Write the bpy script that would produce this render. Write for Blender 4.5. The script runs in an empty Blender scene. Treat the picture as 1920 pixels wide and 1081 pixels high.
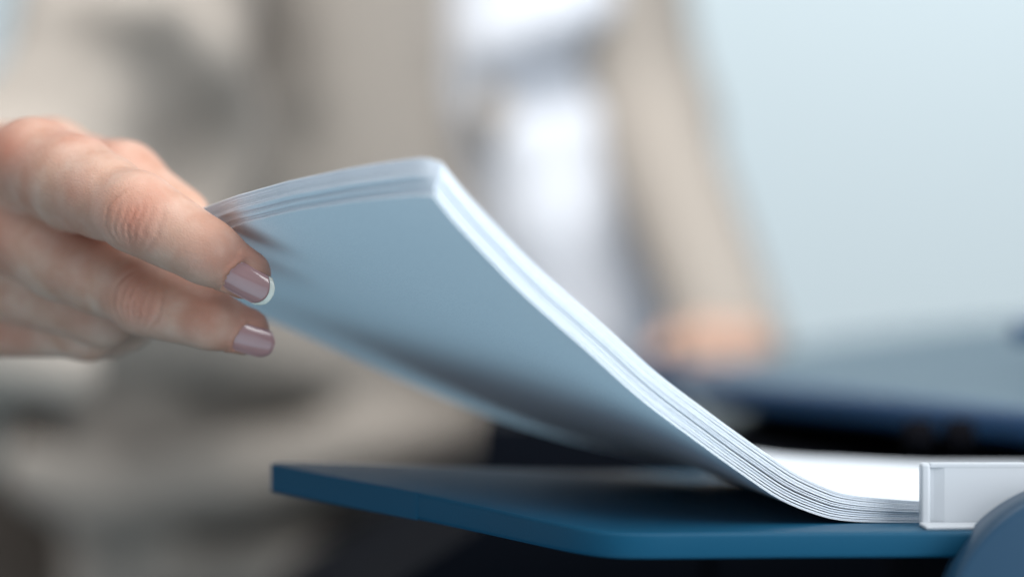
import bpy, bmesh, math, random
import numpy as np
from mathutils import Vector

random.seed(7)
rng = np.random.default_rng(7)
SC = bpy.context.scene
COL = SC.collection
CAM_H = 0.95                       # camera height above the floor (m)
FPX = 5333.33                      # focal length in photo pixels (100 mm on 36 mm)
D = 667.0                          # focus distance (mm)

# ------------------------------------------------------------------ camera, world, light, exposure
cam = bpy.data.cameras.new("camera")
cam.lens = 100; cam.sensor_width = 36
cam.clip_start = 0.05; cam.clip_end = 60
cam.dof.use_dof = True
cam.dof.focus_distance = 0.664
cam.dof.aperture_fstop = 4.2
cam.dof.aperture_blades = 0
camo = bpy.data.objects.new("camera", cam); COL.objects.link(camo)
camo.location = (0, 0, CAM_H); camo.rotation_euler = (math.radians(90), 0, 0)
SC.camera = camo

W = bpy.data.worlds.new("World"); SC.world = W; W.use_nodes = True
bg = W.node_tree.nodes["Background"]
bg.inputs[0].default_value = (0.82, 0.91, 1.0, 1); bg.inputs[1].default_value = 0.47

SC.view_settings.view_transform = 'Standard'
SC.view_settings.look = 'None'
SC.view_settings.exposure = 0.0
SC.view_settings.gamma = 1.0
SC.cycles.use_denoising = True
SC.cycles.max_bounces = 8

def area_light(name, loc, target, size, power, color, spread=180):
    l = bpy.data.lights.new(name, 'AREA'); l.shape = 'RECTANGLE'
    l.size, l.size_y = size; l.energy = power; l.color = color; l.spread = math.radians(spread)
    o = bpy.data.objects.new(name, l); COL.objects.link(o)
    o.location = (loc[0], loc[1], loc[2] + CAM_H)
    d = Vector(target) - Vector(loc)
    o.rotation_euler = d.to_track_quat('-Z', 'Y').to_euler()
    return o
# metres, relative to the camera
area_light('ceiling_lamp', (-0.12, 0.46, 1.15), (-0.02, 0.80, 0), (1.5, 1.0), 12.0, (1.0, 0.985, 0.96))
area_light('rear_ceiling_lamp', (-0.18, 1.06, 1.05), (-0.16, 1.5, 0.05), (0.7, 0.5), 2.9, (1.0, 0.985, 0.96), 90)  # added fill from above to lift the upper torso and shirt
area_light('window_lamp', (0.62, 0.20, 0.22), (0.0, 0.66, -0.02), (0.6, 0.6), 2.5, (0.95, 0.98, 1.0), 85)  # softbox added at right front, not a window
area_light('wall_lamp', (0.7, 2.1, 1.6), (0.5, 3.2, 0.1), (2.6, 0.7), 21.5, (0.98, 0.99, 0.98), 105)  # added fill that brightens the back wall
area_light('low_bounce_lamp', (-0.05, 0.25, -0.80), (-0.02, 0.70, -0.01), (1.6, 1.2), 3.8, (0.48, 0.82, 1.0), 125)  # added blue fill standing in for bounce on the paper's underside

# ------------------------------------------------------------------ helpers
def P(px, py, d):
    """photo pixel + distance (mm) -> camera space mm (x right, y away, z up)"""
    s = d / FPX
    return np.array([(px - 960) * s, d, (540.5 - py) * s])

def M(v):
    """mm camera space -> world metres"""
    v = np.asarray(v, float) * 0.001
    v = v.copy(); v[..., 2] += CAM_H
    return v

def mesh_obj(name, verts_mm, faces, mat, parent=None, smooth=True):
    me = bpy.data.meshes.new(name)
    me.from_pydata(M(verts_mm).tolist(), [], [list(map(int, f)) for f in faces])
    me.update()
    if smooth:
        me.polygons.foreach_set('use_smooth', [True] * len(me.polygons))
    o = bpy.data.objects.new(name, me); COL.objects.link(o)
    for m in (mat if isinstance(mat, (list, tuple)) else [mat]):
        me.materials.append(m)
    if parent is not None:
        o.parent = parent
        o.matrix_parent_inverse = parent_inv(parent)
    return o

def parent_inv(p):
    from mathutils import Matrix
    return (Matrix.Translation(p.location)).inverted() if p.parent is None else (parent_world(p)).inverted()

def parent_world(p):
    from mathutils import Matrix
    m = Matrix.Translation(p.location)
    while p.parent is not None:
        m = Matrix.Translation(p.parent.location) @ p.matrix_parent_inverse @ m if False else m
        p = p.parent
    return Matrix.Identity(4) if m == Matrix.Identity(4) else m

def tag(o, label=None, cat=None, group=None, kind=None):
    if label: o['label'] = label
    if cat: o['category'] = cat
    if group: o['group'] = group
    if kind: o['kind'] = kind
    return o

def bevel(o, width_mm, seg=3, angle=30):
    b = o.modifiers.new('edge_round', 'BEVEL')
    b.width = width_mm * 0.001; b.segments = seg; b.limit_method = 'ANGLE'; b.angle_limit = math.radians(angle)
    b.harden_normals = False
    return o

def catmull(pts, n):
    """dense smooth curve through pts, resampled evenly by length"""
    p = np.array(pts, float)
    p = np.vstack([2 * p[0] - p[1], p, 2 * p[-1] - p[-2]])
    out = []
    for i in range(1, len(p) - 2):
        t = np.linspace(0, 1, 30, endpoint=False)[:, None]
        a, b, c, d = p[i - 1], p[i], p[i + 1], p[i + 2]
        out.append(0.5 * (2 * b + (c - a) * t + (2 * a - 5 * b + 4 * c - d) * t ** 2 + (3 * b - a - 3 * c + d) * t ** 3))
    q = np.vstack(out + [p[-2][None]])
    L = np.concatenate([[0], np.cumsum(np.linalg.norm(np.diff(q, axis=0), axis=1))])
    u = np.linspace(0, L[-1], n)
    return np.stack([np.interp(u, L, q[:, k]) for k in range(q.shape[1])], 1)

# --- signed distance modelling -------------------------------------------------
class Field:
    def __init__(s, lo, hi, h):
        s.lo = np.array(lo, float); s.h = h
        s.n = np.ceil((np.array(hi, float) - s.lo) / h).astype(int) + 1
        s.F = np.full(s.n, 60.0, np.float32)
    def box(s, pts, m):
        pts = np.atleast_2d(pts)
        a = np.clip(np.floor((pts.min(0) - m - s.lo) / s.h).astype(int), 0, s.n)
        b = np.clip(np.ceil((pts.max(0) + m - s.lo) / s.h).astype(int) + 1, 0, s.n)
        return a, b
    def coords(s, a, b):
        ax = [(s.lo[k] + s.h * np.arange(a[k], b[k])).astype(np.float32) for k in range(3)]
        return ax[0][:, None, None], ax[1][None, :, None], ax[2][None, None, :]
    def capsule(s, A, B, ra, rb, scale=None):
        A = np.array(A, float); B = np.array(B, float)
        m = max(ra, rb) + s.marg
        a, b = s.box(np.array([A, B]), m)
        if np.any(b <= a): return None
        X, Y, Z = s.coords(a, b)
        v = B - A; vv = max(float(v @ v), 1e-6)
        t = np.clip(((X - A[0]) * v[0] + (Y - A[1]) * v[1] + (Z - A[2]) * v[2]) / vv, 0, 1)
        d = np.sqrt((X - A[0] - t * v[0]) ** 2 + (Y - A[1] - t * v[1]) ** 2 + (Z - A[2] - t * v[2]) ** 2) - (ra + (rb - ra) * t)
        return a, b, d.astype(np.float32)
    def ellipsoid(s, C, R, rot=None):
        C = np.array(C, float); R = np.array(R, float)
        a, b = s.box(C[None], R.max() + s.marg)
        if np.any(b <= a): return None
        X, Y, Z = s.coords(a, b)
        q = [X - C[0], Y - C[1], Z - C[2]]
        if rot is not None:
            q = [rot[k][0] * q[0] + rot[k][1] * q[1] + rot[k][2] * q[2] for k in range(3)]
        k0 = np.sqrt((q[0] / R[0]) ** 2 + (q[1] / R[1]) ** 2 + (q[2] / R[2]) ** 2)
        k1 = np.sqrt((q[0] / R[0] ** 2) ** 2 + (q[1] / R[1] ** 2) ** 2 + (q[2] / R[2] ** 2) ** 2) + 1e-9
        return a, b, (k0 * (k0 - 1) / k1).astype(np.float32)
    marg = 16.0
    def add(s, res, k):
        if res is None: return
        a, b, d = res
        sl = tuple(slice(a[i], b[i]) for i in range(3))
        f = s.F[sl]
        if k > 0:
            h = np.clip(k - np.abs(f - d), 0, None) / k
            s.F[sl] = np.minimum(f, d) - h * h * k * 0.25
        else:
            s.F[sl] = np.minimum(f, d)
    def cut(s, res, k):
        if res is None: return
        a, b, d = res
        sl = tuple(slice(a[i], b[i]) for i in range(3))
        f = s.F[sl]; d = -d
        h = np.clip(k - np.abs(f - d), 0, None) / k
        s.F[sl] = np.maximum(f, d) + h * h * k * 0.25
    def merge(s, other, k):
        f, d = s.F, other.F
        h = np.clip(k - np.abs(f - d), 0, None) / k
        s.F = np.minimum(f, d) - h * h * k * 0.25
    def surface(s):
        F = s.F; ins = F < 0
        c = [ins[i:ins.shape[0] - 1 + i, j:ins.shape[1] - 1 + j, k:ins.shape[2] - 1 + k]
             for i in (0, 1) for j in (0, 1) for k in (0, 1)]
        cnt = sum(x.astype(np.int8) for x in c)
        act = (cnt > 0) & (cnt < 8)
        idx = np.argwhere(act)
        vid = np.full(act.shape, -1, np.int64); vid[act] = np.arange(len(idx))
        g = lambda o: F[idx[:, 0] + o[0], idx[:, 1] + o[1], idx[:, 2] + o[2]]
        acc = np.zeros((len(idx), 3)); num = np.zeros(len(idx))
        for ax in range(3):
            for p in (0, 1):
                for q in (0, 1):
                    o = [0, 0, 0]; oth = [k for k in range(3) if k != ax]
                    o[oth[0]] = p; o[oth[1]] = q
                    o2 = list(o); o2[ax] = 1
                    fa, fb = g(o), g(o2)
                    m = (fa < 0) != (fb < 0)
                    t = np.where(m, fa / np.where(m, fa - fb, 1), 0)
                    pt = np.array(o, float)[None].repeat(len(idx), 0); pt[:, ax] = t
                    acc[m] += pt[m]; num[m] += 1
        V = s.lo + s.h * (idx + acc / num[:, None])
        faces = []
        for ax in range(3):
            u, w = (ax + 1) % 3, (ax + 2) % 3
            n = list(ins.shape); n[ax] -= 1
            A = np.take(ins, range(0, ins.shape[ax] - 1), ax); B = np.take(ins, range(1, ins.shape[ax]), ax)
            e = np.argwhere(A != B)
            ok = (e[:, u] > 0) & (e[:, w] > 0) & (e[:, u] < ins.shape[u] - 1) & (e[:, w] < ins.shape[w] - 1)
            e = e[ok]
            q = []
            for du, dw in ((-1, -1), (0, -1), (0, 0), (-1, 0)):
                k = e.copy(); k[:, u] += du; k[:, w] += dw
                q.append(vid[k[:, 0], k[:, 1], k[:, 2]])
            q = np.stack(q, 1)
            flip = ~A[e[:, 0], e[:, 1], e[:, 2]]
            q[flip] = q[flip][:, ::-1]
            faces.append(q)
        return V, np.vstack(faces)

def relax(V, Fc, it=3, lam=0.5, mu=-0.52):
    E = np.vstack([Fc[:, [0, 1]], Fc[:, [1, 2]], Fc[:, [2, 3]], Fc[:, [3, 0]]])
    deg = np.bincount(np.concatenate([E[:, 0], E[:, 1]]), minlength=len(V)).astype(float)
    deg[deg == 0] = 1
    def step(V, f):
        S = np.zeros_like(V)
        for k in range(3):
            S[:, k] = np.bincount(E[:, 0], V[E[:, 1], k], len(V)) + np.bincount(E[:, 1], V[E[:, 0], k], len(V))
        return V + f * (S / deg[:, None] - V)
    for _ in range(it):
        V = step(V, lam); V = step(V, mu)
    return V

def vnormals(V, Fc):
    n = np.cross(V[Fc[:, 2]] - V[Fc[:, 0]], V[Fc[:, 3]] - V[Fc[:, 1]])
    N = np.zeros_like(V)
    for k in range(3):
        for c in range(4):
            N[:, k] += np.bincount(Fc[:, c], n[:, k], len(V))
    return N / (np.linalg.norm(N, axis=1)[:, None] + 1e-12)

unit = lambda v: np.asarray(v, float) / np.linalg.norm(v)

# ------------------------------------------------------------------ materials
def mat(name, base, rough=0.5, spec=0.5, **kw):
    m = bpy.data.materials.new(name); m.use_nodes = True
    b = m.node_tree.nodes['Principled BSDF']
    b.inputs['Base Color'].default_value = (*base, 1)
    b.inputs['Roughness'].default_value = rough
    b.inputs['Specular IOR Level'].default_value = spec
    for k, v in kw.items():
        b.inputs[k.replace('_', ' ')].default_value = v
    return m

def bump(m, scale, strength, dist, kind='ShaderNodeTexNoise', detail=4, mixcol=None, rough_var=None):
    nt = m.node_tree; b = nt.nodes['Principled BSDF']
    tc = nt.nodes.new('ShaderNodeTexCoord')
    t = nt.nodes.new(kind); t.inputs['Scale'].default_value = scale
    if 'Detail' in t.inputs: t.inputs['Detail'].default_value = detail
    nt.links.new(tc.outputs['Object'], t.inputs['Vector'])
    out = t.outputs['Fac'] if 'Fac' in t.outputs else t.outputs[0]
    bp = nt.nodes.new('ShaderNodeBump'); bp.inputs['Strength'].default_value = strength
    bp.inputs['Distance'].default_value = dist
    nt.links.new(out, bp.inputs['Height'])
    prev = b.inputs['Normal'].links[0].from_socket if b.inputs['Normal'].links else None
    if prev: nt.links.new(prev, bp.inputs['Normal'])
    nt.links.new(bp.outputs[0], b.inputs['Normal'])
    if mixcol:
        r = nt.nodes.new('ShaderNodeValToRGB')
        r.color_ramp.elements[0].position = 0.3; r.color_ramp.elements[1].position = 0.7
        r.color_ramp.elements[0].color = (*mixcol[0], 1); r.color_ramp.elements[1].color = (*mixcol[1], 1)
        nt.links.new(out, r.inputs[0]); nt.links.new(r.outputs[0], b.inputs['Base Color'])
    return m

m_paper = bump(mat('white_paper', (0.81, 0.86, 0.925), 0.75, 0.25), 2600, 0.5, 0.00008,
               mixcol=((0.745, 0.80, 0.865), (0.86, 0.91, 0.965)))
m_tray = bump(mat('blue_plastic', (0.002, 0.084, 0.165), 0.42, 0.22), 3000, 0.5, 0.00009,
              mixcol=((0.0018, 0.055, 0.110), (0.0024, 0.066, 0.130)))
m_ext = m_tray
bump(m_paper, 55, 0.5, 0.0007, detail=2)
m_black = bump(mat('black_plastic', (0.003, 0.004, 0.007), 0.8, 0.05), 900, 0.2, 0.0002)
m_navy = bump(mat('navy_plastic', (0.012, 0.070, 0.180), 0.38, 0.5), 900, 0.2, 0.0002)
m_pale = bump(mat('pale_blue_grey_plastic', (0.125, 0.185, 0.23), 0.6, 0.25), 900, 0.2, 0.0002)
m_guide = bump(mat('white_plastic', (0.48, 0.51, 0.545), 0.45, 0.5), 2500, 0.15, 0.00005)
m_roller = bump(mat('grey_rubber', (0.004, 0.004, 0.006), 0.8, 0.05), 900, 0.2, 0.0002)
m_wall = bump(mat('painted_wall', (0.60, 0.69, 0.73), 0.85, 0.2), 60, 0.1, 0.001,
              mixcol=((0.595, 0.685, 0.725), (0.605, 0.695, 0.735)))
m_floor = bump(mat('floor_carpet', (0.10, 0.10, 0.11), 0.95, 0.1), 300, 0.4, 0.002,
               mixcol=((0.08, 0.08, 0.09), (0.12, 0.12, 0.13)))
m_knit = bump(mat('beige_knit', (0.41, 0.37, 0.33), 0.9, 0.15), 700, 0.5, 0.0006,
              mixcol=((0.385, 0.345, 0.305), (0.44, 0.395, 0.352)))
m_shirt = bump(mat('white_cotton', (0.70, 0.73, 0.79), 0.85, 0.2), 900, 0.3, 0.0004)
m_trs = bump(mat('slate_trousers', (0.075, 0.062, 0.053), 0.85, 0.2), 900, 0.4, 0.0004)
m_button = bump(mat('brown_button', (0.03, 0.025, 0.025), 0.4, 0.5), 900, 0.1, 0.0002)

def skin_material():
    m = mat('skin', (0.62, 0.42, 0.33), 0.5, 0.4)
    nt = m.node_tree; b = nt.nodes['Principled BSDF']
    b.inputs['Subsurface Weight'].default_value = 0.10
    b.inputs['Subsurface Radius'].default_value = (1.0, 0.35, 0.2)
    b.inputs['Subsurface Scale'].default_value = 0.003
    at = nt.nodes.new('ShaderNodeAttribute'); at.attribute_name = 'flush'
    tc = nt.nodes.new('ShaderNodeTexCoord')
    n1 = nt.nodes.new('ShaderNodeTexNoise'); n1.inputs['Scale'].default_value = 130; n1.inputs['Detail'].default_value = 5
    nt.links.new(tc.outputs['Object'], n1.inputs['Vector'])
    r = nt.nodes.new('ShaderNodeValToRGB')
    r.color_ramp.elements[0].position = 0.32; r.color_ramp.elements[1].position = 0.7
    r.color_ramp.elements[0].color = (0.54, 0.315, 0.225, 1); r.color_ramp.elements[1].color = (0.65, 0.445, 0.35, 1)
    nt.links.new(n1.outputs['Fac'], r.inputs[0])
    mx = nt.nodes.new('ShaderNodeMix'); mx.data_type = 'RGBA'
    n3 = nt.nodes.new('ShaderNodeTexNoise'); n3.inputs['Scale'].default_value = 75; n3.inputs['Detail'].default_value = 3
    nt.links.new(tc.outputs['Object'], n3.inputs['Vector'])
    mr = nt.nodes.new('ShaderNodeMapRange'); mr.inputs[1].default_value = 0.45; mr.inputs[2].default_value = 0.75; mr.inputs[3].default_value = 0.0; mr.inputs[4].default_value = 0.35
    nt.links.new(n3.outputs['Fac'], mr.inputs[0])
    ma = nt.nodes.new('ShaderNodeMath'); ma.operation = 'ADD'; ma.use_clamp = True
    nt.links.new(mr.outputs[0], ma.inputs[0]); nt.links.new(at.outputs['Fac'], ma.inputs[1])
    nt.links.new(ma.outputs[0], mx.inputs[0]); nt.links.new(r.outputs[0], mx.inputs[6])
    mx.inputs[7].default_value = (0.50, 0.19, 0.125, 1)
    nt.links.new(mx.outputs[2], b.inputs['Base Color'])
    # pores and the fine lattice of skin lines
    v = nt.nodes.new('ShaderNodeTexVoronoi'); v.feature = 'DISTANCE_TO_EDGE'; v.inputs['Scale'].default_value = 1150
    nt.links.new(tc.outputs['Object'], v.inputs['Vector'])
    n2 = nt.nodes.new('ShaderNodeTexNoise'); n2.inputs['Scale'].default_value = 900; n2.inputs['Detail'].default_value = 4
    nt.links.new(tc.outputs['Object'], n2.inputs['Vector'])
    ad = nt.nodes.new('ShaderNodeMath'); ad.operation = 'ADD'
    nt.links.new(v.outputs[0], ad.inputs[0]); nt.links.new(n2.outputs['Fac'], ad.inputs[1])
    bp = nt.nodes.new('ShaderNodeBump'); bp.inputs['Strength'].default_value = 0.42; bp.inputs['Distance'].default_value = 0.00024
    nt.links.new(ad.outputs[0], bp.inputs['Height']); nt.links.new(bp.outputs[0], b.inputs['Normal'])
    return m
m_skin = skin_material()
m_nail = mat('nail_polish', (0.48, 0.25, 0.24), 0.11, 0.55, Coat_Weight=0.5, Coat_Roughness=0.08)
m_nailtip = mat('nail_white', (0.90, 0.83, 0.72), 0.25, 0.5)

# ------------------------------------------------------------------ setting
def box_mm(name, lo, hi, m, parent=None, bev=0, seg=3):
    x0, y0, z0 = lo; x1, y1, z1 = hi
    v = [(x0, y0, z0), (x1, y0, z0), (x1, y1, z0), (x0, y1, z0), (x0, y0, z1), (x1, y0, z1), (x1, y1, z1), (x0, y1, z1)]
    f = [(0, 3, 2, 1), (4, 5, 6, 7), (0, 1, 5, 4), (1, 2, 6, 5), (2, 3, 7, 6), (3, 0, 4, 7)]
    o = mesh_obj(name, np.array(v, float), f, m, parent, smooth=False)
    if bev: bevel(o, bev, seg)
    return o

def prism_mm(name, outline, z0, z1, m, parent=None, bev=0, seg=3):
    """outline: list of (x, y) counter-clockwise from above; z0/z1 numbers or per-vertex lists"""
    n = len(outline)
    Z0 = [z0] * n if np.isscalar(z0) else z0; Z1 = [z1] * n if np.isscalar(z1) else z1
    v = [(x, y, z) for (x, y), z in zip(outline, Z0)] + [(x, y, z) for (x, y), z in zip(outline, Z1)]
    f = [tuple(range(n))[::-1], tuple(range(n, 2 * n))] + [(i, (i + 1) % n, n + (i + 1) % n, n + i) for i in range(n)]
    o = mesh_obj(name, np.array(v, float), f, m, parent, smooth=False)
    if bev: bevel(o, bev, seg)
    return o

floor = box_mm('floor', (-3000, -1500, -1000), (3500, 3400, -950), m_floor)
tag(floor, kind='structure')
wall = box_mm('wall', (-3000, 3100, -950), (3500, 3200, 1900), m_wall)
tag(wall, kind='structure')

# ------------------------------------------------------------------ printer
def root(name, loc_mm, label, cat):
    o = bpy.data.objects.new(name, None); COL.objects.link(o)
    o.empty_display_size = 0.05
    o.location = M(np.array(loc_mm, float)).tolist()
    return tag(o, label, cat)

printer = root('printer', (330, 1000, -950),
               'dark blue office printer with its side paper tray folded out', 'printer')

def ruled_slab(name, near, far, thick, m, parent, rows=9, bev=1.1):
    """slab between two curves (same number of points), hanging thick mm below"""
    n = len(near)
    V = []; F = []
    idx = lambda k, i, j: k * n * rows + i * rows + j
    for k in (0, 1):
        for i in range(n):
            for j in range(rows):
                p = near[i] + (far[i] - near[i]) * j / (rows - 1)
                th = thick if np.isscalar(thick) else thick[i]
                V.append(p - np.array([0, 0, th * k]))
    for i in range(n - 1):
        for j in range(rows - 1):
            F.append((idx(0, i, j), idx(0, i + 1, j), idx(0, i + 1, j + 1), idx(0, i, j + 1)))
            F.append((idx(1, i, j + 1), idx(1, i + 1, j + 1), idx(1, i + 1, j), idx(1, i, j)))
        F.append((idx(1, i, 0), idx(1, i + 1, 0), idx(0, i + 1, 0), idx(0, i, 0)))
        F.append((idx(0, i, rows - 1), idx(0, i + 1, rows - 1), idx(1, i + 1, rows - 1), idx(1, i, rows - 1)))
    for j in range(rows - 1):
        F.append((idx(0, 0, j), idx(0, 0, j + 1), idx(1, 0, j + 1), idx(1, 0, j)))
        F.append((idx(1, n - 1, j), idx(1, n - 1, j + 1), idx(0, n - 1, j + 1), idx(0, n - 1, j)))
    o = mesh_obj(name, np.array(V), F, m, parent)
    bevel(o, bev, 4, 40)
    return o

# near rim of the tray, from its outer tip (left) to the printer (right)
nearpts = [P(508, 869, 722), P(640, 896, 704), P(765, 920, 688), P(900, 949, 670), P(1010, 973, 654), P(1080, 987, 645),
           P(1140, 995.5, 640.5), P(1200, 998, 639), P(1300, 998, 639), P(1500, 997, 639), P(1700, 996, 639), P(1880, 995, 639), P(2100, 994, 639)]
near = catmull(nearpts, 110)
def far_pt(p):
    x = p[0]; X = [-62, -40, -5, 20, 50, 110]
    return np.array([x + 1.0, np.interp(x, X, [727, 738, 758, 795, 842, 845]), np.interp(x, X, [-44.3, -45.4, -47.6, -51, -54.4, -54.6])])
far = np.array([far_pt(p) for p in near])
thick = np.interp(near[:, 0], [-62, -20, 20, 60], [6.9, 6.5, 6.1, 5.9])
seam_x = P(765, 920, 688)[0]
k = int(np.searchsorted(near[:, 0], seam_x))
tray = ruled_slab('feed_tray', near[k:], far[k:], thick[k:], m_tray, printer)
ext = ruled_slab('tray_extension', near[:k + 2] + np.array([0, -0.13, 0.06]), far[:k + 2] + np.array([0, 0.1, 0.06]), thick[:k + 2] + 0.10, m_ext, tray, bev=0.18)

# white sliding paper guide: upright plate with a raised rim and a foot
guide = None
def paper_guide():
    bm_v = []
    x0 = P(1727, 0, 652)[0]; x1 = x0 + 62
    zt = P(0, 868, 652)[2]; zb = -54.5
    parts = []
    # back plate
    g = prism_mm('paper_guide', [(x0 + 1.6, 655.2), (x0 + 1.6, 654.0), (x0 + 2.3, 654.0), (x0 + 3.2, 653.9), (x0 + 4.4, 653.65), (x0 + 5.6, 653.4), (x1, 653.4), (x1, 655.4)],
                 zb, zt - 0.25, m_guide, printer, 0.12)
    rim = box_mm('guide_rim', (x0, 652.2, zb + 0.03), (x0 + 2.2, 655.9, zt), m_guide, g, 0.7, 4)
    lip = box_mm('guide_lip', (x0 + 2.22, 653.33, zt - 1.2), (x1 + 0.1, 655.6, zt - 0.02), m_guide, g, 0.3, 3)
    foot = box_mm('guide_foot', (x0 - 0.3, 642.5, zb), (x1 + 0.2, 653.38, zb + 0.9), m_guide, g, 0.4, 3)
    return g
guide = paper_guide()

# rounded hinge cover at the lower right, thick disc with a soft edge
def hinge_cover():
    c = P(2062, 1203, 628); R = 298 * 628 / FPX
    n = 96; prof = [(0, R * 0.0), (0, R - 2.2), (0.25, R - 1.2), (0.8, R - 0.45), (1.6, R), (16, R), (17, R - 1), (17, 0.0)]
    V = []; F = []
    for dy, r in prof:
        for i in range(n):
            a = 2 * math.pi * i / n
            V.append((c[0] + r * math.cos(a), c[1] + dy, c[2] + r * math.sin(a)))
    for j in range(len(prof) - 1):
        for i in range(n):
            F.append((j * n + i, j * n + (i + 1) % n, (j + 1) * n + (i + 1) % n, (j + 1) * n + i))
    return mesh_obj('hinge_cover', np.array(V), F, m_navy2, printer)
m_navy2 = bump(mat('dark_blue_plastic', (0.010, 0.046, 0.092), 0.42, 0.5), 2600, 0.3, 0.00008)
hinge = hinge_cover()

# lower body, upper cover: the printer's left side runs away from the camera
zt = -38.0
side = [(50, 1300), (155, 850), (175, 760), (520, 760), (520, 1500), (70, 1500)]
body = prism_mm('body', [(60, 1450), (60, 880), (112, 872), (112, 690), (520, 690), (520, 1450)], -950, -62, m_black, printer, 3)
bl = [(59, -43), (-8, -43), (-9.5, -74), (-112, -138), (-112, -949), (59, -949)]
base_v = [(x, y, z) for y in (876, 1440) for x, z in bl]
mesh_obj('rear_housing', np.array(base_v, float), [tuple(range(6)), tuple(range(11, 5, -1))] + [(i, i + 6, (i + 1) % 6 + 6, (i + 1) % 6) for i in range(6)], m_black, printer, smooth=False)
inner = prism_mm('inner_panel', [(120, 1270), (190, 860), (520, 860), (520, 1480), (120, 1480)], -62, -46, m_black, printer)
band = prism_mm('side_panel', side, -47.5, -36.5, m_navy, printer, 3.5, 4)
def top_cover():
    """gently domed pale top that rises away from its left edge"""
    A0, A1 = np.array([52, 1302.0]), np.array([176, 765.0])
    nu, nv = 28, 24; V = []; F = []
    for i in range(nu):
        p = A0 + (A1 - A0) * i / (nu - 1)
        for j in range(nv):
            t = j / (nv - 1)
            x = p[0] + 2.5 + t * 300; y = p[1] + t * 330 * (1 - 0.25 * i / nu)
            s = min(1, t / 0.5)
            z = -36.3 + 24.0 * (s * s * (3 - 2 * s)) * (0.55 + 0.45 * math.sin(math.pi * min(1, max(0, (i / nu) * 1.1))))
            V.append((x, y, z))
    for k in range(nu * nv): V.append((V[k][0], V[k][1], -36.45))
    N = nu * nv; id = lambda i, j: i * nv + j
    for i in range(nu - 1):
        for j in range(nv - 1):
            F.append((id(i, j), id(i + 1, j), id(i + 1, j + 1), id(i, j + 1)))
            F.append((N + id(i, j + 1), N + id(i + 1, j + 1), N + id(i + 1, j), N + id(i, j)))
    for i in range(nu - 1):
        for j in (0, nv - 1): F.append((id(i, j), id(i + 1, j), N + id(i + 1, j), N + id(i, j)))
    for j in range(nv - 1):
        for i in (0, nu - 1): F.append((id(i, j), id(i, j + 1), N + id(i, j + 1), N + id(i, j)))
    return mesh_obj('top_cover', np.array(V), F, m_pale, printer)
top = top_cover()
def cyl(name, A, B, r, m, parent, n=20):
    A = np.array(A, float); B = np.array(B, float); a = unit(B - A)
    u = unit(np.cross(a, [0.3, 0.1, 1])); w = np.cross(a, u); V = []; F = []
    for p, rr in ((A, r * .85), (A + a * r * .15, r), (B - a * r * .15, r), (B, r * .85)):
        for i in range(n):
            t = 2 * math.pi * i / n
            V.append(p + rr * (math.cos(t) * u + math.sin(t) * w))
    for j in range(3):
        for i in range(n): F.append((j * n + i, j * n + (i + 1) % n, (j + 1) * n + (i + 1) % n, (j + 1) * n + i))
    F.append(tuple(range(n))[::-1]); F.append(tuple(range(3 * n, 4 * n)))
    return mesh_obj(name, np.array(V), F, m, parent)
for px in (1722, 1800):
    c = P(px, 815, 845)
    cyl('feed_roller', c + [-4, 0, 0], c + [4, 0, 0], 5.0, m_roller, printer)
cyl('control_knob', P(1945, 600, 1000), P(1945, 640, 1000), 9, m_navy, printer)

# ------------------------------------------------------------------ paper stack
nearc = [P(1960, 979, 663), P(1800, 979, 663), P(1658, 978.5, 663), P(1585, 975.5, 662), P(1537, 966, 661), P(1465, 937, 658.5), P(1393, 890, 654.5),
         P(1296, 820, 648), P(1200, 747, 641), P(1100, 657, 633), P(985, 555, 624), P(900, 468, 615), P(848, 411, 610), P(811, 364, 607)]
farc = [P(1925, 898, 815), P(1760, 898, 815), P(1600, 897, 815), P(1480, 895, 815), P(1380, 885, 814), P(1280, 870, 812), P(1180, 850, 809), P(1060, 822, 804),
        P(920, 780, 797), P(780, 724, 789), P(640, 660, 780), P(520, 606, 772), P(410, 560, 764), P(318, 520, 757)]
NU, NV = 72, 13
# matching stations: keep the control-point pairing
def by_station(pts, n):
    p = np.array(pts); p = np.vstack([2 * p[0] - p[1], p, 2 * p[-1] - p[-2]])
    T = np.linspace(0, len(pts) - 1, n); out = []
    for t in T:
        i = min(int(t), len(pts) - 2); f = t - i
        a, b, c, d = p[i:i + 4]
        out.append(0.5 * (2 * b + (c - a) * f + (2 * a - 5 * b + 4 * c - d) * f ** 2 + (3 * b - a - 3 * c + d) * f ** 3))
    return np.array(out)
Nc = by_station(nearc, 261); Fcv = by_station(farc, 261)
def even(Cv, n):
    L = np.concatenate([[0], np.cumsum(np.linalg.norm(np.diff(Cv, axis=0), axis=1))])
    return L
LN = even(Nc, 0); uN = LN / LN[-1]
U = np.linspace(0, 1, NU)
st = np.interp(U, uN, np.linspace(0, 1, 261))
grab = lambda C, s: np.stack([np.interp(s, np.linspace(0, 1, 261), C[:, k]) for k in range(3)], -1)
A_, B_ = grab(Nc, st), grab(Fcv, st)
vv = np.array([0, .006, .014, .026, .045, .08, .16, .3, .45, .6, .75, .88, 1.0])
S0 = A_[:, None] * (1 - vv)[None, :, None] + B_[:, None] * vv[None, :, None]
bul = np.array([-12.5, -6.0, 3.0])
S0 = S0 + (np.clip((U - 0.35) / 0.65, 0, 1) ** 1.6)[:, None, None] * (4 * vv * (1 - vv))[None, :, None] * bul
dU = np.gradient(S0, axis=0); dV = np.gradient(S0, vv, axis=1)
NRM = np.cross(dV, dU); NRM /= np.linalg.norm(NRM, axis=2)[..., None]
if NRM[2, 7, 2] < 0: NRM = -NRM
TU = dU / np.linalg.norm(dU, axis=2)[..., None]; TV = dV / np.linalg.norm(dV, axis=2)[..., None]
LEN = LN[-1]

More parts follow.
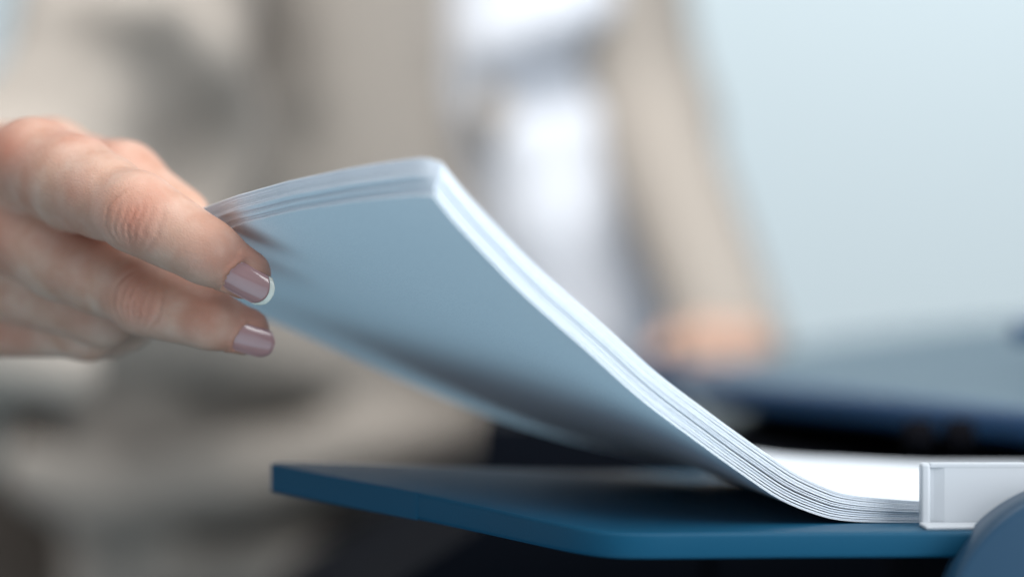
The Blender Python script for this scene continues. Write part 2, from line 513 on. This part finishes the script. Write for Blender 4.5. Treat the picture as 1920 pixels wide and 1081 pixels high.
stack = root('paper_stack', (70, 740, -54), 'thick stack of white paper lifted off the blue tray by a hand', 'paper')
NS = 46; TH = 0.0985
GAPS = {5: .22, 9: .30, 13: .12, 17: .20, 21: .45, 25: .18, 28: .30, 33: .14, 37: .34, 41: .20}
SIDE = {}
g_ = 0.0
for i_ in range(NS):
    if i_ in GAPS: g_ = float(rng.choice([-0.30, -0.12, 0.05, 0.18, 0.30]))
    SIDE[i_] = g_ + rng.normal(0, 0.05)
def sheet(i):
    f = i / (NS - 1)
    grp = 0 if i < 10 else (1 if i < 19 else 2)
    slip = (0.0, 0.9, 2.0)[grp] + 2.6 * f + rng.normal(0, 0.12)
    side = SIDE[i]
    bend = np.exp(-((U - 0.36) / 0.16) ** 2)
    fan = np.clip((U - 0.10) / 0.28, 0, 1); fan = fan * fan * (3 - 2 * fan)
    extra = sum(v for k_, v in GAPS.items() if i >= k_)
    lift = i * (0.0985 + 0.013 * fan) + extra * (0.03 + 0.82 * fan) + rng.normal(0, 0.012) + rng.normal(0, 0.03) * bend
    lift = lift[:, None] * (1 - 0.30 * np.clip(U, 0, 1)[:, None] ** 3 * np.sin(math.pi * np.clip(vv * 1.1, 0, 1))[None])
    w = np.clip(U, 0, 1) ** 2
    slip = slip - (1.8 if grp == 2 else 0.7) * np.exp(-(vv / 0.011) ** 1.5)          # corners gone soft
    pos = S0 + NRM * lift[..., None] + TU * (slip[None, :] * (w[:, None] if True else 1))[..., None] + TV * (side * (1 - vv))[None, :, None]
    pos2 = pos + NRM * TH
    V = np.concatenate([pos.reshape(-1, 3), pos2.reshape(-1, 3)])
    n = NU * NV; F = []
    id = lambda a, b: a * NV + b
    for a in range(NU - 1):
        for b in range(NV - 1):
            F.append((id(a, b), id(a, b + 1), id(a + 1, b + 1), id(a + 1, b)))
            F.append((n + id(a + 1, b), n + id(a + 1, b + 1), n + id(a, b + 1), n + id(a, b)))
    for a in range(NU - 1):
        for b in (0, NV - 1): F.append((id(a, b), id(a + 1, b), n + id(a + 1, b), n + id(a, b)))
    for b in range(NV - 1):
        for a in (0, NU - 1): F.append((id(a, b), id(a, b + 1), n + id(a, b + 1), n + id(a, b)))
    o = mesh_obj('sheet', V, F, m_paper, stack)
    m = o.modifiers.new('edges', 'EDGE_SPLIT'); m.split_angle = math.radians(50)
    return o
for i in range(NS): sheet(i)

# ------------------------------------------------------------------ the person: right hand
def finger_chain(f, pts, rad, k=3.0):
    for a, b, ra, rb in zip(pts[:-1], pts[1:], rad[:-1], rad[1:]):
        f.add(f.capsule(a, b, ra, rb), k)

lo = np.array([-215.0, 648, -62]); hi = np.array([-52.0, 812, 64])
H = 0.62
hand = Field(lo, hi, H)

wrist = P(-215, 385, 775)
I = [P(66, 308, 706), P(257, 398, 672), P(385, 470, 668), P(462, 513, 671)]
Mi = [P(15, 425, 717), P(272, 556, 690), P(390, 597, 684), P(462, 619, 688)]
R = [P(-30, 515, 729), P(195, 587, 712), P(235, 602, 733), P(190, 600, 750)]
K = [P(-55, 600, 738), P(165, 620, 722), P(205, 622, 738), P(170, 618, 752)]
T = [P(-70, 335, 770), P(95, 305, 752), P(232, 338, 728), P(335, 408, 716)]
rI = [10.8, 8.3, 7.1, 5.8]; rM = [10.8, 8.0, 6.6, 5.6]; rR = [10.5, 7.8, 7.0, 6.0]; rK = [9.5, 6.8, 6.0, 5.4]; rT = [13, 10.5, 8.9, 8.0]

def finger_field(pts, rad, k=4.0, extra=()):
    g = Field(lo, hi, H)
    finger_chain(g, pts, rad, k)
    for c, r, kk in extra: g.add(g.capsule(c, c, r, r), kk)
    return g

back = unit([0.05, -0.9, 0.1])
fields = []
# each finger blends with the palm but only meets its neighbours in a crease
mid = lambda a, b, t: a + (b - a) * t
ff = finger_field(I, rI, 4, [(I[0] + back * 2.5, 9.5, 6), (mid(I[0], I[1], .4), 9.4, 9), (mid(I[0], I[1], .7), 8.7, 6), (I[1] + back * 0.8 , 8.0, 5), (mid(I[1], I[2], .5), 7.6, 5)])
tip_dir = unit(I[3] - I[2])
fm = finger_field(Mi, rM, 4, [(Mi[0] + back * 2.5, 9.5, 6), (mid(Mi[0], Mi[1], .4), 9.2, 9), (mid(Mi[0], Mi[1], .7), 8.5, 6), (Mi[1] + back * 0.8, 7.7, 5), (mid(Mi[1], Mi[2], .5), 7.1, 5)])
fr = finger_field(R, rR, 4, [(R[0] + back * 2.0, 9.0, 6)])
fk = finger_field(K, rK, 4, [(K[0] + back * 2.0, 8.5, 6)])
ft = finger_field(T, rT, 6, [])
palm = Field(lo, hi, H)
for c, r in ((I, 11.5), (Mi, 12.0), (R, 11.5), (K, 10.5)):
    palm.add(palm.capsule(wrist + (c[0] - I[0]) * 0.35 + np.array([0, 0, 0.0]), c[0] + np.array([0, 3, 0]), 15, r), 9)
palm.add(palm.capsule(T[0], mid(T[1], I[0], .45) + np.array([0, 9, 0]), 14, 9), 9)
palm.add(palm.capsule(wrist + np.array([-60, 30, -12]), wrist + np.array([0, 0, -4]), 21, 19), 12)
palm.add(palm.capsule(wrist + np.array([-60, 30, -2]), wrist + np.array([0, 6, 6]), 20, 18), 12)
hand.F = palm.F
for g, k in ((ft, 7), (ff, 5.5), (fm, 5.0), (fr, 4.5), (fk, 4.0)):
    # blend radius falls off away from the palm so that fingers stay apart
    X, Y, Z = hand.coords(np.zeros(3, int), hand.n)
    w = np.clip((X + 113) / -22, 0.07, 1.0)
    kk = k * w
    d = g.F; f = hand.F
    h = np.clip(kk - np.abs(f - d), 0, None) / kk
    hand.F = np.minimum(f, d) - h * h * kk * 0.25
V, Fq = hand.surface()
V = relax(V, Fq, 4)

# fold lines of the joints, laid into the surface
flush = np.zeros(len(V))
def joint_frame(a, c, b, dorsal):
    ax = unit(unit(c - a) + unit(b - c)); n = unit(dorsal - (dorsal @ ax) * ax); return ax, n, np.cross(ax, n)
N0 = vnormals(V, Fq)
if ((V - V.mean(0)) * N0).sum() < 0: N0 = -N0; Fq = Fq[:, ::-1]
def crease(c, ax, n, bb, r, lines, red, redr, depth=1.0):
    global V, flush
    q = V - c; t = q @ ax; up = q @ n; s = q @ bb
    dist = np.linalg.norm(q, axis=1)
    m = np.clip(up / r * 1.3, 0, 1) * (dist < r * 2.6) * np.clip(1.5 - np.abs(s) / r, 0, 1)
    wob = 0.16 * np.sin(s * 1.1 + t * .5) + 0.07 * np.sin(s * 2.7 + t * 1.3)
    disp = np.zeros(len(V))
    for t0, bow, dep, sig in lines:
        tt = t - t0 - bow * (s / r) ** 2 + wob
        disp -= dep * np.exp(-(tt / sig) ** 2) * np.clip(1.15 - (np.abs(s) / r) ** 2, 0, 1)
    V = V + N0 * (disp * m * depth)[:, None]
    flush = np.maximum(flush, red * np.exp(-(np.linalg.norm(q - n * r * .8, axis=1) / redr) ** 2))
dorI = unit([-0.10, -0.93, -0.22]); dorM = unit([-0.05, -0.97, -0.10])
pip_lines = [(-6.2, 4.4, .26, .55), (-3.4, 2.6, .16, .38), (-1.5, .9, .20, .36), (0.1, .2, .26, .38), (1.6, -.9, .22, .36), (3.6, -2.6, .15, .38), (6.4, -4.6, .24, .55)]
dip_lines = [(-1.4, .6, .13, .5), (0.1, 0, .18, .5), (1.5, -.5, .12, .5)]
ax, n, bb = joint_frame(I[0], I[1], I[2], dorI); crease(I[1] + ax * 5.5, ax, n, bb, 8.5, pip_lines, .8, 8, 1.7)
ax, n, bb = joint_frame(I[1], I[2], I[3], dorI); crease(I[2] + ax * 1.5, ax, n, bb, 7.4, dip_lines, .45, 8, 1.4)
ax, n, bb = joint_frame(Mi[0], Mi[1], Mi[2], dorM); crease(Mi[1] + ax * 3.5, ax, n, bb, 8.3, pip_lines, .8, 8.5, 1.7)
ax, n, bb = joint_frame(Mi[1], Mi[2], Mi[3], dorM); crease(Mi[2], ax, n, bb, 7.0, dip_lines, .5, 9, 1.2)
def redden(c, r, a):
    global flush
    flush = np.maximum(flush, a * np.exp(-(np.linalg.norm(V - c, axis=1) / r) ** 2))
redden(I[0] + np.array([-8, -9, 2]), 11, .75); redden(I[0] + np.array([10, -8, 4]), 14, .3)
redden(Mi[0] + np.array([-2, -10, -1]), 11, .7); redden(R[0] + np.array([0, -10, -3]), 10, .55); redden(K[0] + np.array([8, -9, 0]), 12, .6)
redden(I[3], 11, .85); redden(Mi[3], 12, .9); redden(T[2], 14, .45); redden(mid(I[2], I[3], .2), 10, .6); redden(K[1], 9, .35); redden(R[1], 9, .4)
redden(mid(Mi[0], Mi[1], .6) + np.array([0, -3, 8]), 11, .7); redden(mid(Mi[1], Mi[2], .6) + np.array([0, 0, 4]), 12, .45); redden(mid(I[0], I[1], .55) + np.array([0, -4, -9]), 10, .6)  # red shade of the gap between index and middle, put into skin colour

# nails ---------------------------------------------------------------
def nail_frame(pts, dorsal, roll_center, rad):
    ax = unit(pts[-1] - pts[-2]); n = unit(dorsal - (dorsal @ ax) * ax); b = np.cross(ax, n)
    return ax, n, b
def nail_surface(c, ax, n, b, t, s, width, rad):
    """t along the finger (mm), s across; returns point on the nail plate"""
    R = rad
    a = s / R
    return c + ax * t + b * (R * math.sin(a)) + n * (R * math.cos(a) - R - 0.012 * (t - 1.0) ** 2)
nails = []
def make_nail(c, ax, n, b, half, t0, t1, tip, R):
    """rounded plate from t0 (cuticle) to t1, white free edge up to t1+tip"""
    def grid(ta, tb, nt, end_round, start_round, lift=0.0, name='fingernail', m=None):
        ns = 17; top = []
        for i in range(nt):
            for j in range(ns):
                s = (j / (ns - 1) * 2 - 1)
                lo_t = ta + start_round(s); hi_t = tb + end_round(s)
                t = lo_t + (hi_t - lo_t) * i / (nt - 1)
                hw = half * (1 - 0.05 * max(0, (t - t0) / (t1 - t0)))
                top.append(nail_surface(c, ax, n, b, t, s * hw, half, R) + n * lift)
        top = np.array(top); bot = top - n * 0.55
        V = np.vstack([top, bot]); N = nt * ns; F = []
        id = lambda i, j: i * ns + j
        for i in range(nt - 1):
            for j in range(ns - 1):
                F.append((id(i, j), id(i, j + 1), id(i + 1, j + 1), id(i + 1, j)))
                F.append((N + id(i + 1, j), N + id(i + 1, j + 1), N + id(i, j + 1), N + id(i, j)))
        for i in range(nt - 1):
            for j in (0, ns - 1): F.append((id(i, j), id(i + 1, j), N + id(i + 1, j), N + id(i, j)))
        for j in range(ns - 1):
            for i in (0, nt - 1): F.append((id(i, j), id(i, j + 1), N + id(i, j + 1), N + id(i, j)))
        return V, F
    start = lambda s: 2.6 * (1 - math.sqrt(max(0, 1 - 0.96 * s * s)))
    smile = lambda s: -1.9 * s * s
    V1, F1 = grid(t0, t1, 22, smile, start)
    V2, F2 = grid(t1 + 0.02, t1 + tip, 6, lambda s: -2.2 * abs(s) ** 2.6, lambda s: -1.9 * s * s, 0.02)
    return (V1, F1), (V2, F2)

def nail_for(pts, dorsal, rad, half, t0, t1, tip):
    ax = unit(pts[-1] - pts[-2]); n = unit(dorsal - (dorsal @ ax) * ax); b = np.cross(ax, n)
    c = pts[-1] + n * (rad + 0.05)
    # bed: press the flesh down under the plate, leave a fold at its sides
    global V
    q = V - pts[-1]; t = q @ ax; s = q @ b; up = q @ n
    inside = (t > t0 + 0.1 + 2.6 * (1 - np.sqrt(np.clip(1 - 0.96 * (s / half) ** 2, 0, 1)))) & (t < t1 + tip + 1.5) & (np.abs(s) < half) & (up > 0)
    a = np.clip(s / R_N, -1.2, 1.2)
    plate = rad + 0.05 + R_N * np.cos(a) - R_N - 0.012 * (t - 1.0) ** 2
    lim = plate - 0.38
    dd = np.where(inside & (up > lim), lim - up, 0)
    V = V + n[None] * dd[:, None]
    # fleshy wall round the plate
    hw = np.abs(s) - half
    ring = np.exp(-((hw - .75) / .6) ** 2) * ((t > t0) & (t < t1 - 1) & (up > 0))
    ringt = np.exp(-((t - t0 + .8 - 2.2 * (np.clip(np.abs(s) / half, 0, 1)) ** 2) / .7) ** 2) * ((np.abs(s) < half + .5) & (up > 0))
    V = V + N0 * (0.38 * np.clip(ring + ringt, 0, 1))[:, None]
    return make_nail(c, ax, n, b, half, t0, t1, tip, R_N)
R_N = 5.9
dorIn = unit([-0.05, -0.90, -0.40]); dorMn = unit([-0.02, -0.90, -0.42])
nails.append(nail_for(I, dorIn, 5.8, 4.6, -5.0, 5.9, 1.25))
nails.append(nail_for(Mi, dorMn, 5.6, 4.3, -4.0, 6.0, 0.35))

# ------------------------------------------------------------------ the rest of the body (under the clothes), joined to the hand
lo2 = np.array([-560.0, 690, -480]); hi2 = np.array([360.0, 1840, 460])
bodyF = Field(lo2, hi2, 11.0); bodyF.marg = 60
elbow = np.array([-420.0, 1080, -60]); shoulder = np.array([-150.0, 1570, 270]); shl = P(1080, -330, 1560); arm_mid = P(190, 330, 1385)
elbl = P(1222, 230, 1520); wrl = P(1318, 575, 1392)
wr_end = wrist + np.array([-55, 28, -6])
bodyF.add(bodyF.capsule(wr_end, elbow, 20, 30), 0)
bodyF.add(bodyF.capsule(elbow, arm_mid, 26, 20), 10)
bodyF.add(bodyF.capsule(arm_mid, shoulder, 20, 28), 10)
bodyF.add(bodyF.capsule(shl, elbl, 34, 20), 10)
bodyF.add(bodyF.capsule(elbl, wrl, 20, 15), 10)
bodyF.add(bodyF.ellipsoid((-20, 1630, 130), (120, 60, 190)), 40)
bodyF.add(bodyF.ellipsoid((-90, 1710, -200), (80, 40, 240)), 60)
bodyF.add(bodyF.capsule((20, 1600, 300), (30, 1585, 440), 52, 50), 30)
Vb, Fb = bodyF.surface(); Vb = relax(Vb, Fb, 2)
# left hand resting on the printer's top, finer
lh = Field(np.array([30.0, 1255, -60]), np.array([175.0, 1425, 40]), 2.0); lh.marg = 25
lh.add(lh.capsule(wrl, wrl + np.array([4, -30, -8]), 15, 12), 0)
base = wrl + np.array([2, -28, -9])
for dx, L in ((-10, 22), (0, 28), (10, 26), (19, 20)):
    kn = base + np.array([dx * .8, -30, -4]); lh.add(lh.capsule(base + np.array([dx * .3, 0, 0]), kn, 9.5, 7), 6)
    m1 = kn + np.array([dx * .25, -L * .4, -3]); m2 = kn + np.array([dx * .3, -L * .6, -18])
    lh.add(lh.capsule(kn, m1, 7, 6), 3); lh.add(lh.capsule(m1, m2, 6, 5), 3)
lh.add(lh.capsule(base + np.array([-14, 8, -4]), base + np.array([-26, -24, -12]), 8, 6), 6)
Vl, Fl = lh.surface(); Vl = relax(Vl, Fl, 3)
allV = np.vstack([V, Vb, Vl]); allF = np.vstack([Fq, Fb + len(V), Fl + len(V) + len(Vb)])
person = mesh_obj('person', allV, allF, m_skin)
at = person.data.attributes.new('flush', 'FLOAT', 'POINT')
fl = np.concatenate([flush, np.zeros(len(Vb)), np.full(len(Vl), -.30)])
at.data.foreach_set('value', fl.astype(np.float32))
tag(person, 'woman in beige cardigan and white shirt, lifting the paper stack with manicured fingers', 'person')
for (V1, F1), (V2, F2) in nails:
    nl = mesh_obj('fingernail', V1, F1, m_nail, person)
    mesh_obj('nail_tip', V2, F2, m_nailtip if len(nl.name) == 10 else m_nail, nl)   # the lower nail shows no white edge

# ------------------------------------------------------------------ clothes
def cloth(name, parent, m, lo, hi, h, build, it=3):
    f = Field(np.array(lo, float), np.array(hi, float), h); f.marg = 70
    build(f)
    Vc, Fc = f.surface(); Vc = relax(Vc, Fc, it)
    return mesh_obj(name, Vc, Fc, m, parent)

DT = 1500
def Q(px, py, dz=0): return P(px, py, DT + dz + LEAN * min(max(0, py - 260), 560) - 0.22 * max(0, py - 880))
LEAN = 0.20                        # she leans forward over the printer: hips farther than chest
def ridge(f, pts, r, k=18):
    for a, b in zip(pts[:-1], pts[1:]): f.add(f.capsule(a, b, r, r), k)
def groove(f, pts, r, k=18):
    for a, b in zip(pts[:-1], pts[1:]): f.cut(f.capsule(a, b, r, r), k)

def build_cardigan(f):
    # front panel of the torso
    f.add(f.capsule(Q(640, -400, 60), Q(660, 420, 50), 66, 70), 0)
    f.add(f.capsule(Q(770, -300, 55), Q(800, 420, 45), 46, 52), 40)
    f.add(f.capsule(Q(500, -300, 90), Q(480, 500, 70), 60, 66), 40)
    # lower skirt of the cardigan
    f.add(f.capsule(Q(300, 760, 40), Q(780, 800, 20), 78, 34), 40)
    f.add(f.capsule(P(330, 1000, 1665), P(420, 1500, 1640), 84, 90), 40)
    f.add(f.capsule(P(500, 930, 1650), P(560, 1400, 1640), 58, 60), 40)
    f.add(f.capsule(Q(700, 600, 40), Q(860, 800, 10), 40, 16), 30)
    # right sleeve (at the left): upper arm down to the elbow and forward
    f.add(f.capsule(shoulder + [-20, -10, 40], Q(190, 330, -120), 66, 58), 14)
    f.add(f.capsule(Q(190, 330, -120), elbow, 56, 50), 30)
    f.add(f.capsule(elbow, wr_end + np.array([-25, 20, -2]), 50, 33), 30)
    # hanging cuff below the hand
    f.add(f.capsule(P(-120, 620, 1180), P(120, 690, 1180), 28, 17), 30)
    f.add(f.capsule(P(-60, 620, 1200), P(-40, 850, 1230), 22, 14), 30)
    # left sleeve (at the right)
    f.add(f.capsule(shl, Q(1222, 230, 20), 44, 31), 14)
    f.add(f.capsule(Q(1222, 230, 20), P(1374, 652, 1352), 30, 26), 20)
    # folds
    ridge(f, [Q(120, 60, -130), Q(250, 40, -150), Q(370, 110, -120), Q(430, 230, -80)], 20)
    ridge(f, [Q(60, 190, -140), Q(210, 190, -160), Q(330, 250, -140), Q(390, 330, -100)], 20)
    groove(f, [Q(-20, 150, -180), Q(180, 125, -195), Q(320, 150, -178), Q(400, 300, -130)], 20)
    groove(f, [Q(160, 235, -192), Q(290, 270, -186), Q(360, 330, -145)], 15)
    groove(f, [Q(455, -40, -22), Q(500, 120, -8), Q(515, 260, 0), Q(450, 380, -15)], 16)
    # lower folds: thick rolls of cloth with deep hollows between them
    ridge(f, [P(230, 640, 1545), P(470, 640, 1540), P(720, 690, 1562)], 24, 14)
    ridge(f, [P(70, 890, 1560), P(210, 938, 1540), P(450, 892, 1532), P(700, 830, 1548), P(880, 792, 1575)], 22, 12)
    ridge(f, [P(150, 1120, 1570), P(310, 1070, 1556), P(540, 1065, 1562), P(760, 1040, 1580)], 22, 12)
    groove(f, [P(290, 745, 1566), P(410, 762, 1562), P(560, 748, 1570)], 20, 10)
    groove(f, [P(190, 1005, 1576), P(360, 985, 1568), P(600, 985, 1580)], 18, 10)
    groove(f, [Q(240, 640, -14), Q(150, 760, -20), Q(120, 830, -24), Q(220, 880, -34)], 22)
    f.cut(f.capsule(Q(-60, 800, 30), Q(10, 1250, 30), 52, 60), 20)
    ridge(f, [Q(874, -300, 30), Q(884, 60, 22), Q(915, 220, 6), Q(1015, 560, 0)], 13, 6)
    # front opening towards the shirt
    f.cut(f.capsule(Q(862, -300, 10), Q(862, 150, 8), 15, 13), 8)
    f.cut(f.capsule(Q(862, 150, 8), Q(905, 340, 8), 13, 11), 8)
cardigan = cloth('cardigan', person, m_knit, (-545, 700, -300), (270, 1800, 420), 6.0, build_cardigan)

def build_shirt(f):
    S = lambda px, py, dz=0: P(px, py, 1500 + dz)
    f.add(f.capsule(S(1020, -350, 62), S(1050, 150, 60), 62, 56), 0)
    f.add(f.capsule(S(1050, 150, 60), S(1095, 720, 14), 56, 50), 30)
    f.add(f.capsule(S(930, -350, 60), S(950, 150, 62), 44, 44), 30)
    ridge(f, [S(940, 90, 2), S(1030, 60, 0), S(1120, 20, 6)], 10, 26)
    ridge(f, [S(1010, 260, 2), S(1050, 440, -8), S(1100, 640, -16)], 14, 30)
    groove(f, [S(980, 190, -4), S(1060, 150, -6), S(1150, 90, 8)], 9, 22)
shirt = cloth('shirt', person, m_shirt, (-60, 1440, -200), (180, 1690, 400), 6.0, build_shirt)

def build_trousers(f):
    f.add(f.capsule(P(330, 1100, 1690), P(300, 2600, 1690), 75, 70), 0)
    f.add(f.capsule(P(-60, 690, 1700), P(60, 1500, 1690), 72, 72), 20)  # added dark volume to fill the lower left, grouped with the trousers
    f.add(f.capsule(P(650, 1080, 1650), P(620, 2600, 1650), 62, 60), 14)
trousers = cloth('trousers', person, m_trs, (-480, 1400, -700), (80, 1820, 30), 8.0, build_trousers)
def button(c, r):
    n = 24; V = []; F = []
    prof = [(0, 0.01), (0, r * .6), (-.8, r * .75), (-.8, r * .95), (.3, r), (1.6, r * .9), (1.8, .01)]
    for dy, rr in prof:
        for i in range(n):
            a = 2 * math.pi * i / n; V.append((c[0] + rr * math.cos(a), c[1] + dy, c[2] + rr * math.sin(a)))
    for j in range(len(prof) - 1):
        for i in range(n): F.append((j * n + i, j * n + (i + 1) % n, (j + 1) * n + (i + 1) % n, (j + 1) * n + i))
    return mesh_obj('button', np.array(V), F, m_button, cardigan)
button(Q(797, 838, -34), 8.5)
